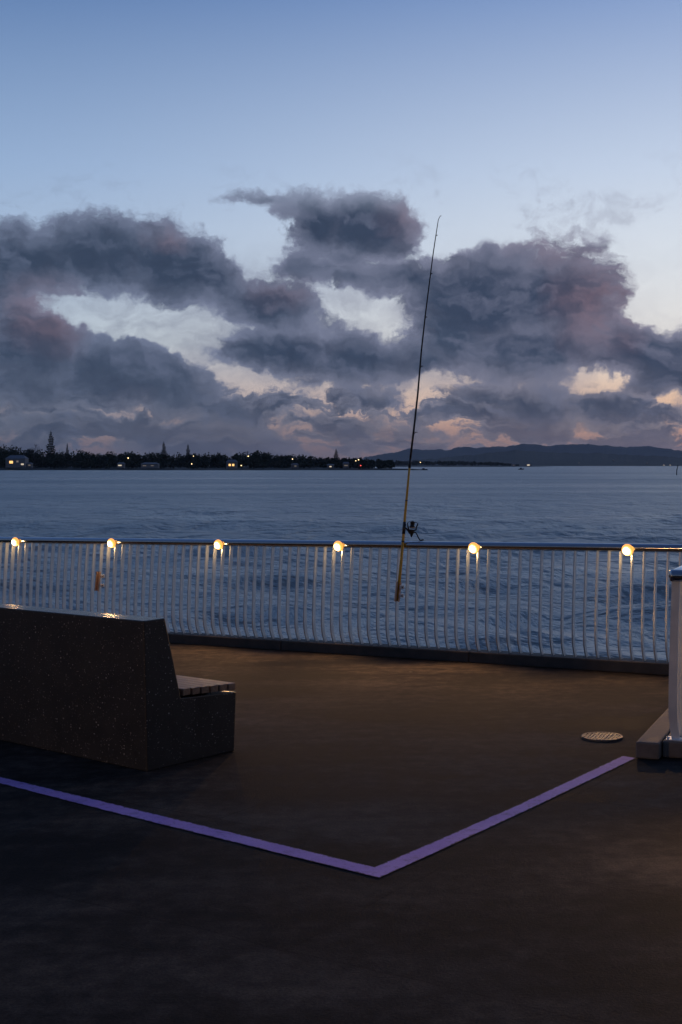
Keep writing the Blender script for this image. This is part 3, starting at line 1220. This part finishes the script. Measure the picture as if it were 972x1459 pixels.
YS = 1130.0
wx = lambda px, Y: (px - CX) / F * Y
shore('shore', 'low dark shore across the bay', [(wx(-260, YS), YS), (wx(330, YS), YS + 10), (wx(420, YS), YS - 10), (wx(607, YS), YS + 10)],
      [(wx(-260, YS), 1900), (wx(400, YS), 1900), (wx(480, YS), 1330), (wx(560, YS), 1200), (wx(607, YS), YS + 25)],
      [(wx(-260, YS), 2.5), (wx(460, YS), 2.2), (wx(540, YS), 1.5), (wx(590, YS), 1.0), (wx(607, YS), .3)], 1)
YS2 = 3400.0
shore('shore', 'low far spit running out to a point below the hills', [(wx(380, YS2), YS2 - 500), (wx(520, YS2), YS2), (wx(720, YS2), YS2 + 100), (wx(806, YS2), YS2 + 200)],
      [(wx(380, YS2), YS2 + 900), (wx(700, YS2), YS2 + 700), (wx(806, YS2), YS2 + 260)],
      [(wx(380, YS2), 4), (wx(600, YS2), 4), (wx(740, YS2), 3.0), (wx(806, YS2), .4)], 7)


def leafy(bm, rnd, c, rx, rz, n, leaf):
    """crown of small tilted leaf clumps on a few lobes"""
    lobes = [(Vector((rnd.uniform(-.5, .5) * rx, rnd.uniform(-.5, .5) * rx, rnd.uniform(-.35, .55) * rz)), rnd.uniform(.4, .7)) for _ in range(6)]
    for _ in range(n):
        lo, s = rnd.choice(lobes)
        while True:
            v = Vector((rnd.uniform(-1, 1), rnd.uniform(-1, 1), rnd.uniform(-1, 1)))
            if v.length < 1:
                break
        p = Vector(c) + lo + Vector((v.x * rx * s, v.y * rx * s, v.z * rz * s))
        a = Vector((rnd.gauss(0, 1), rnd.gauss(0, 1), rnd.gauss(0, 1))).normalized()
        b = a.orthogonal().normalized()
        cc = a.cross(b)
        l = leaf * rnd.uniform(.5, 1.2)
        bm.faces.new([bm.verts.new(p + b * l), bm.verts.new(p + cc * l * .7), bm.verts.new(p - b * l), bm.verts.new(p - cc * l * .7)])


def build_woods():
    rnd = random.Random(11)
    tab = [(-60, 634), (0, 634), (12, 632.5), (26, 636), (44, 639), (58, 640), (85, 641), (96, 643), (110, 641), (128, 645), (150, 646), (158, 641), (166, 645), (185, 642), (196, 644), (215, 644), (226, 642.5), (240, 645), (280, 644.5),
           (320, 644.5), (345, 644), (366, 641), (380, 642.5), (396, 648), (412, 647), (432, 647.5), (450, 650), (480, 650.5), (520, 652), (550, 653.5), (580, 655.5), (600, 657), (612, 657.5)]
    bm = bmesh.new()
    for i in range(430):
        px = rnd.uniform(-60, 560)
        Y = rnd.uniform(1150, 1420)
        topy = interp(tab, px) + abs(rnd.gauss(0, 3.0))
        gz = WZ + 2.0
        x = wx(px, Y)
        h = HC + (HZ - topy) / F * Y - gz
        h = max(4.0, h * rnd.uniform(.8, 1.0)) if rnd.random() < .4 else max(4, h)
        rx = rnd.uniform(.30, .55) * h
        leafy(bm, rnd, (x, Y, gz + h * .56), rx, h * .46, 110, 1.0)
        leafy(bm, rnd, (x, Y - 6, gz + h * .22), rx * 1.3, h * .30, 45, 1.5)
        add_tube(bm, [(x, Y, gz - 1), (x, Y, gz + h * .5)], [.35, .2], 5, mi=0)
    o = link_mesh('woodland', bm, M_fol)
    tag(o, 'dark mass of trees along the shore across the bay', 'woodland', kind='stuff')
    # farther wood on the point behind
    bm = bmesh.new()
    tab2 = [(430, 656), (520, 655.5), (560, 655.5), (600, 656), (640, 656.5), (665, 656.5), (690, 657.5), (705, 658), (720, 659.5), (735, 661), (742, 663)]
    for i in range(260):
        px = rnd.uniform(430, 740)
        Y = rnd.uniform(3450, 3900)
        topy = interp(tab2, px) + abs(rnd.gauss(0, .9))
        gz = WZ + 3
        h = max(3, HC + (HZ - topy) / F * Y - gz)
        leafy(bm, rnd, (wx(px, Y), Y, gz + h * .5), h * .7, h * .5, 60, 2.2)
    o = link_mesh('woodland', bm, M_fol)
    tag(o, 'low dark trees covering the far spit', 'woodland', kind='stuff')


build_woods()


def conifer(px, top, basey, Y, wid, lab, seed):
    """tall pine with separated whorls of branches"""
    rnd = random.Random(seed)
    gz = WZ + 2.0
    x = wx(px, Y)
    H = HC + (HZ - top) / F * Y - gz
    root = empty('pine_tree', (x, Y, gz), lab, 'pine tree', 'tall pines over the far wood')
    bm = bmesh.new()
    add_tube(bm, [(0, 0, -1), (0, 0, H * .5), (0, 0, H)], [.45, .28, .05], 7)
    link_mesh('trunk', bm, M_bark, root)
    bm = bmesh.new()
    W = wid / F * Y / 2
    tiers = 16
    for i in range(tiers):
        f = i / (tiers - 1)
        z = H * (.30 + .68 * f)
        rl = W * (1 - f) ** .8 * rnd.uniform(.75, 1.1) + .35
        nb = 7
        a0 = rnd.random() * 6
        for k in range(nb):
            a = a0 + 2 * pi * k / nb + rnd.uniform(-.2, .2)
            L = rl * rnd.uniform(.7, 1.15)
            d = Vector((cos(a), sin(a), 0))
            s = Vector((-sin(a), cos(a), 0))
            p0 = Vector((0, 0, z))
            m = p0 + d * L * .6 - UP * L * .06
            e = p0 + d * L + UP * L * .16
            w = .16 * L + .12
            th = H * .022
            bm.faces.new([bm.verts.new(v) for v in (p0 + s * .1, m + s * w, e, m - s * w, p0 - s * .1)])
            bm.faces.new([bm.verts.new(v) for v in (p0 + UP * th * .6, m + UP * th, e + UP * th * .5, m - UP * th * .7, p0 - UP * th * .6)])
    link_mesh('crown', bm, M_fol, root)


conifer(72.5, 613.5, 640, 1185, 21, 'tallest pine on the far shore, left of the wood with wide ragged tiers', 1)
conifer(96, 631.5, 645, 1220, 9, 'thin pine just right of the tallest pine on the far shore', 2)
conifer(233.5, 629, 645, 1200, 14, 'pine above the wood left of its shorter twin, seen over the second rail lamp', 3)
conifer(268, 633, 645, 1205, 13, 'shorter pine above the middle of the wood beside a slightly taller one', 4)
conifer(479, 639.5, 652, 1200, 12, 'lone pine rising over the low right end of the wooded shore', 5)


def bare_tree(px, top, Y, lab, seed):
    rnd = random.Random(seed)
    gz = WZ + 2
    H = HC + (HZ - top) / F * Y - gz
    root = empty('bare_tree', (wx(px, Y), Y, gz), lab, 'tree')
    bt = bmesh.new()
    bc = bmesh.new()

    def grow(bm, p, d, L, r, depth):
        e = p + d * L
        add_tube(bm, [p, p.lerp(e, .5) + Vector((rnd.gauss(0, .05), rnd.gauss(0, .05), 0)) * L, e], [r, r * .85, r * .65], 4, cap=False)
        if depth == 0:
            return
        for _ in range(3):
            nd = (d + Vector((rnd.gauss(0, .45), rnd.gauss(0, .45), rnd.gauss(.08, .3)))).normalized()
            grow(bc, e, nd, L * rnd.uniform(.6, .8), r * .62, depth - 1)
    grow(bt, Vector((0, 0, -1)), UP, H * .34, .5, 5)
    link_mesh('trunk', bt, M_bark, root)
    link_mesh('crown', bc, M_bark, root)


bare_tree(50, 634, 1175, 'bare branched tree left of the tallest pine on the far shore', 3)

# ------------------------------------------------------------------ lit houses and lamps across the water
M_win = mat_emit('lit_window', (1.0, 0.55, 0.16), 1.5)
M_winw = mat_emit('lit_white_window', (1.0, 0.82, 0.58), 0.6)
M_dim = mat_emit('dim_window', (1.0, 0.72, 0.45), 0.12)
M_lampw = mat_emit('street_lamp_light', (1.0, 0.72, 0.34), 3.2)
M_lampr = mat_emit('red_light', (1.0, 0.07, 0.05), 2.5)


def house(px, Y, gy, w, h, wins, lab, group='houses across the bay'):
    """wins: (dx px, dy px, w px, h px, material)"""
    k = Y / F
    z = HC + (HZ - gy) * k
    root = empty('house', (wx(px, Y), Y, z), lab, 'house', group)
    bm = bmesh.new()
    D = max(6, w * k * .7)
    W2 = w * k / 2
    add_box(bm, (0, D / 2, h * k / 2 - .5), (Vector((1, 0, 0)), Vector((0, 1, 0)), UP), (W2, D / 2, h * k / 2 + .5))
    link_mesh('wall', bm, M_wall, root)
    bm = bmesh.new()
    e = .5
    hz = h * k + .03
    rz = hz + h * k * .45
    A = [bm.verts.new(p) for p in ((-W2 - e, -e, hz), (W2 + e, -e, hz), (W2 + e, D + e, hz), (-W2 - e, D + e, hz))]
    B = [bm.verts.new(p) for p in ((-W2 * .7, D / 2, rz), (W2 * .7, D / 2, rz))]
    bm.faces.new(A[::-1])
    bm.faces.new((A[0], A[1], B[1], B[0]))
    bm.faces.new((A[2], A[3], B[0], B[1]))
    bm.faces.new((A[1], A[2], B[1]))
    bm.faces.new((A[3], A[0], B[0]))
    link_mesh('roof', bm, M_roof, root)
    for dx, dy, ww, wh, m in wins:
        bm = bmesh.new()
        add_box(bm, (dx * k, -.06, dy * k), (Vector((1, 0, 0)), Vector((0, 1, 0)), UP), (ww * k / 2, .05, wh * k / 2))
        link_mesh('window', bm, m, root)
    return root


house(22, 1142, 664.5, 28, 11, [(-6, 6, 5, 3.6, M_win), (3, 7, 3, 2.5, M_dim), (10, 3, 4, 2.2, M_winw)], 'pale two-storey house at far left with one bright orange window')
house(40, 1146, 664.8, 10, 4, [(2, 2, 3, 1.6, M_dim)], 'small pale shed right of the orange-windowed house')
house(172, 1141, 665.3, 10, 4.5, [(-1, 2.2, 5, 1.6, M_winw)], 'low house with one dim white window left of the shore lamp pole')
house(213, 1143, 665.5, 24, 4.5, [(-7, 2, 5, 1.2, M_dim), (4, 2, 4, 1.2, M_dim)], 'long low pale building half hidden among shore trees')
house(330, 1139, 666.5, 15, 8, [(-2.5, 4.0, 3.0, 3.0, M_win), (2.4, 4.0, 3.0, 3.0, M_win)], 'waterside house with a pair of bright yellow windows')
house(420, 1141, 666.0, 10, 4, [(1, 2, 3, 1.4, M_dim)], 'dim pale house under the low middle trees')
house(471, 1141, 666.8, 10, 4, [(0, 2, 3.0, 1.6, M_winw)], 'small house with a white window below the lone pine')
house(493, 1145, 665.5, 9, 5, [(0, 2.2, 5, 1.5, M_dim)], 'dim lit house right of the lone pine')
house(753, 3500, 664.0, 9, 3.2, [(0, 1.4, 4, 2.0, M_winw)], 'white lit house standing near the tip of the far spit')
house(732, 3500, 664.0, 6, 2.6, [(0, 1.2, 2, .8, M_dim)], 'dim grey house on the far spit left of the white lit one')
for px, gy, lab in ((825, 660.3, 'house light low on the far hills left of the others'), (874, 656.5, 'highest house light on the far hillside'), (922, 660.4, 'house light on the far hills between the highest and the waterside pair'),
                    (946, 663.6, 'left house of the lit pair at the foot of the hills'), (955, 663.6, 'right house of the lit pair at the foot of the hills')):
    house(px, 6500 if gy < 662 else 6050, gy, 2.4, 1.3, [(0, .8, 1.5 if px > 940 else 1.0, 1.0 if px > 940 else .8, M_winw if px > 940 else M_dim)], lab, 'house lights on the hills')


def street_lamp(px, py, Y, gy, r, mat, lab):
    k = Y / F
    base = HC + (HZ - gy) * k
    top = HC + (HZ - py) * k
    root = empty('street_lamp', (wx(px, Y), Y, base), lab, 'street lamp', 'lamps along the far shore')
    bm = bmesh.new()
    add_tube(bm, [(0, 0, -.5), (0, 0, top - base + .3)], [.12, .07], 8)
    add_tube(bm, [(0, 0, top - base + .28), (0, -.9, top - base + .45)], .05, 6)
    link_mesh('pole', bm, M_dark, root)
    bm = bmesh.new()
    add_tube(bm, [(0, -.95, top - base + .5), (0, -.95, top - base + .35)], [r * .6, r * .9], 10)
    hd = link_mesh('lamp_head', bm, M_dark, root)
    bm = bmesh.new()
    add_tube(bm, [(0, -.95, top - base + .34), (0, -.95, top - base + .1), (0, -.95, top - base - r * .6), (0, -.95, top - base - r)], [r * .8, r, r * .8, r * .3], 10)
    link_mesh('lamp_globe', bm, mat, root, smooth=True)


for px, py, r, mat, lab in ((183, 652.5, .55, M_lampw, 'lit lamp among trees between the thin pines of the left wood'), (273.5, 661, .45, M_lampw, 'low lit lamp under the shorter pine'),
                            (276, 650, .35, M_lampw, 'high lit lamp just right of the shorter pine'), (344, 663.2, .5, M_lampw, 'waterside lamp right of the two yellow windows'), (354, 650, .55, M_lampw, 'high lamp above the trees right of the yellow windows'),
                            (417, 654, .45, M_lampw, 'lone lamp over the dim house in the middle trees'), (507, 656.5, .4, M_lampw, 'left lamp of the cluster right of the lone pine'),
                            (511, 655.0, .5, M_lampw, 'highest lamp of the cluster right of the lone pine'), (514, 663.2, .5, M_lampr, 'red light low by the water right of the lone pine')):
    street_lamp(px, py, 1138, 667, r, mat, lab)
street_lamp(599, 658.6, 3440, 664, 1.4, M_lampw, 'lamp on the far spit just right of the fishing rod')


def build_marker():
    Y = 560.0
    a, b = at(964.2, 677.5, Y), at(966.0, 663.0, Y)
    root = empty('channel_marker', (a.x, a.y, WZ), 'thin dark leaning marker post standing in the water at far right', 'marker post')
    o = Vector((a.x, a.y, WZ))
    bm = bmesh.new()
    add_tube(bm, [Vector((0, 0, -1)), Vector((0.05, 0, 2.2)), Vector((b.x - o.x, 0, b.z - o.z - .2))], [.20, .19, .17], 10)
    link_mesh('post', bm, M_dark, root)
    bm = bmesh.new()
    add_tube(bm, [Vector((b.x - o.x, 0, b.z - o.z - .2)), Vector((b.x - o.x, 0, b.z - o.z)), Vector((b.x - o.x, 0, b.z - o.z + .12))], [.26, .26, .05], 10)
    link_mesh('post_cap', bm, M_dark, root)


build_marker()


def boat(px, Y, L, lab):
    root = empty('moored_boat', (wx(px, Y), Y, WZ), lab, 'boat', 'small moored boats')
    bm = bmesh.new()
    prev = None
    for i in range(9):
        f = i / 8
        x = (f - .5) * L
        w = L * .17 * (1 - abs(2 * f - .9) ** 3) + .05
        sh = .75 + .5 * f ** 2
        ring = [bm.verts.new(p) for p in ((x, -w, sh), (x, -w * .8, .1), (x, 0, -.3), (x, w * .8, .1), (x, w, sh))]
        if prev:
            for q in range(4):
                bm.faces.new((prev[q], prev[q + 1], ring[q + 1], ring[q]))
            bm.faces.new((prev[4], prev[0], ring[0], ring[4]))
        else:
            bm.faces.new(ring)
        prev = ring
    bm.faces.new(prev[::-1])
    link_mesh('hull', bm, M_boat, root)
    bm = bmesh.new()
    add_box(bm, (-L * .05, 0, 1.35), (Vector((1, 0, 0)), Vector((0, 1, 0)), UP), (L * .16, L * .1, .5))
    bevel_all(bm, .12, 2)
    link_mesh('cabin', bm, M_boat, root)


boat(604, 1115, 6.5, 'small dark boat moored off the end of the near shore by the rod')
boat(742.5, 1250, 5.5, 'small dark boat lying off the far spit')


# ------------------------------------------------------------------ added bollard lights out of view, to warm the bench back and deck
def bollard(x, y, energy, lab, aim=None):
    root = empty('added_bollard_light', (x, y, deck_z(x, y)), lab, 'bollard light', 'added bollard lights out of view')
    bm = bmesh.new()
    add_tube(bm, [(0, 0, 0), (0, 0, .02), (0, 0, .021), (0, 0, .50)], [.10, .10, .06, .06], 20)
    link_mesh('post', bm, M_dark, root)
    bm = bmesh.new()
    add_tube(bm, [(0, 0, .502), (0, 0, .60)], [.045, .045], 20)
    link_mesh('lit_lens', bm, M_mid, root)
    bm = bmesh.new()
    add_tube(bm, [(0, 0, .602), (0, 0, .63), (0, 0, .645)], [.065, .065, .05], 20)
    link_mesh('cap', bm, M_dark, root)
    for k in range(3):
        a = R(30 + 120 * k)
        ld = bpy.data.lights.new('added_bollard_glow', 'SPOT' if aim else 'POINT')
        ld.energy = energy / 3
        if aim:
            ld.spot_size = R(84)
            ld.spot_blend = 0.9
        ld.color = (1.0, 0.56, 0.24)
        ld.shadow_soft_size = 0.03
        lo = bpy.data.objects.new('added_bollard_glow', ld)
        C.objects.link(lo)
        lo.parent = root
        lo.location = (cos(a) * .085, sin(a) * .085, .55)
        if aim:
            lo.rotation_euler = (Vector(aim) - Vector((x, y, .55))).to_track_quat('-Z', 'Y').to_euler()


bollard(-5.6, 2.6, 170, 'added black bollard light out of view at left, warming the bench back')
bollard(3.2, 6.7, 320, 'added black bollard light out of view at right, warming the deck', (1.75, 4.9, 0))

# ------------------------------------------------------------------ evening air
def build_haze():
    bm = bmesh.new()
    add_box(bm, (0, 0, 150), (Vector((1, 0, 0)), Vector((0, 1, 0)), UP), (20000, 20000, 160))
    m = bpy.data.materials.new('evening_air')
    m.use_nodes = True
    nt = m.node_tree
    nt.nodes.clear()
    v = nt.nodes.new('ShaderNodeVolumePrincipled')
    v.inputs['Color'].default_value = (0.80, 0.82, 0.92, 1)
    v.inputs['Density'].default_value = 3.0e-5
    v.inputs['Anisotropy'].default_value = 0.2
    ou = nt.nodes.new('ShaderNodeOutputMaterial')
    nt.links.new(v.outputs[0], ou.inputs['Volume'])
    o = link_mesh('haze', bm, m)
    tag(o, 'thin bluish evening air over the bay', 'haze', kind='stuff')


build_haze()
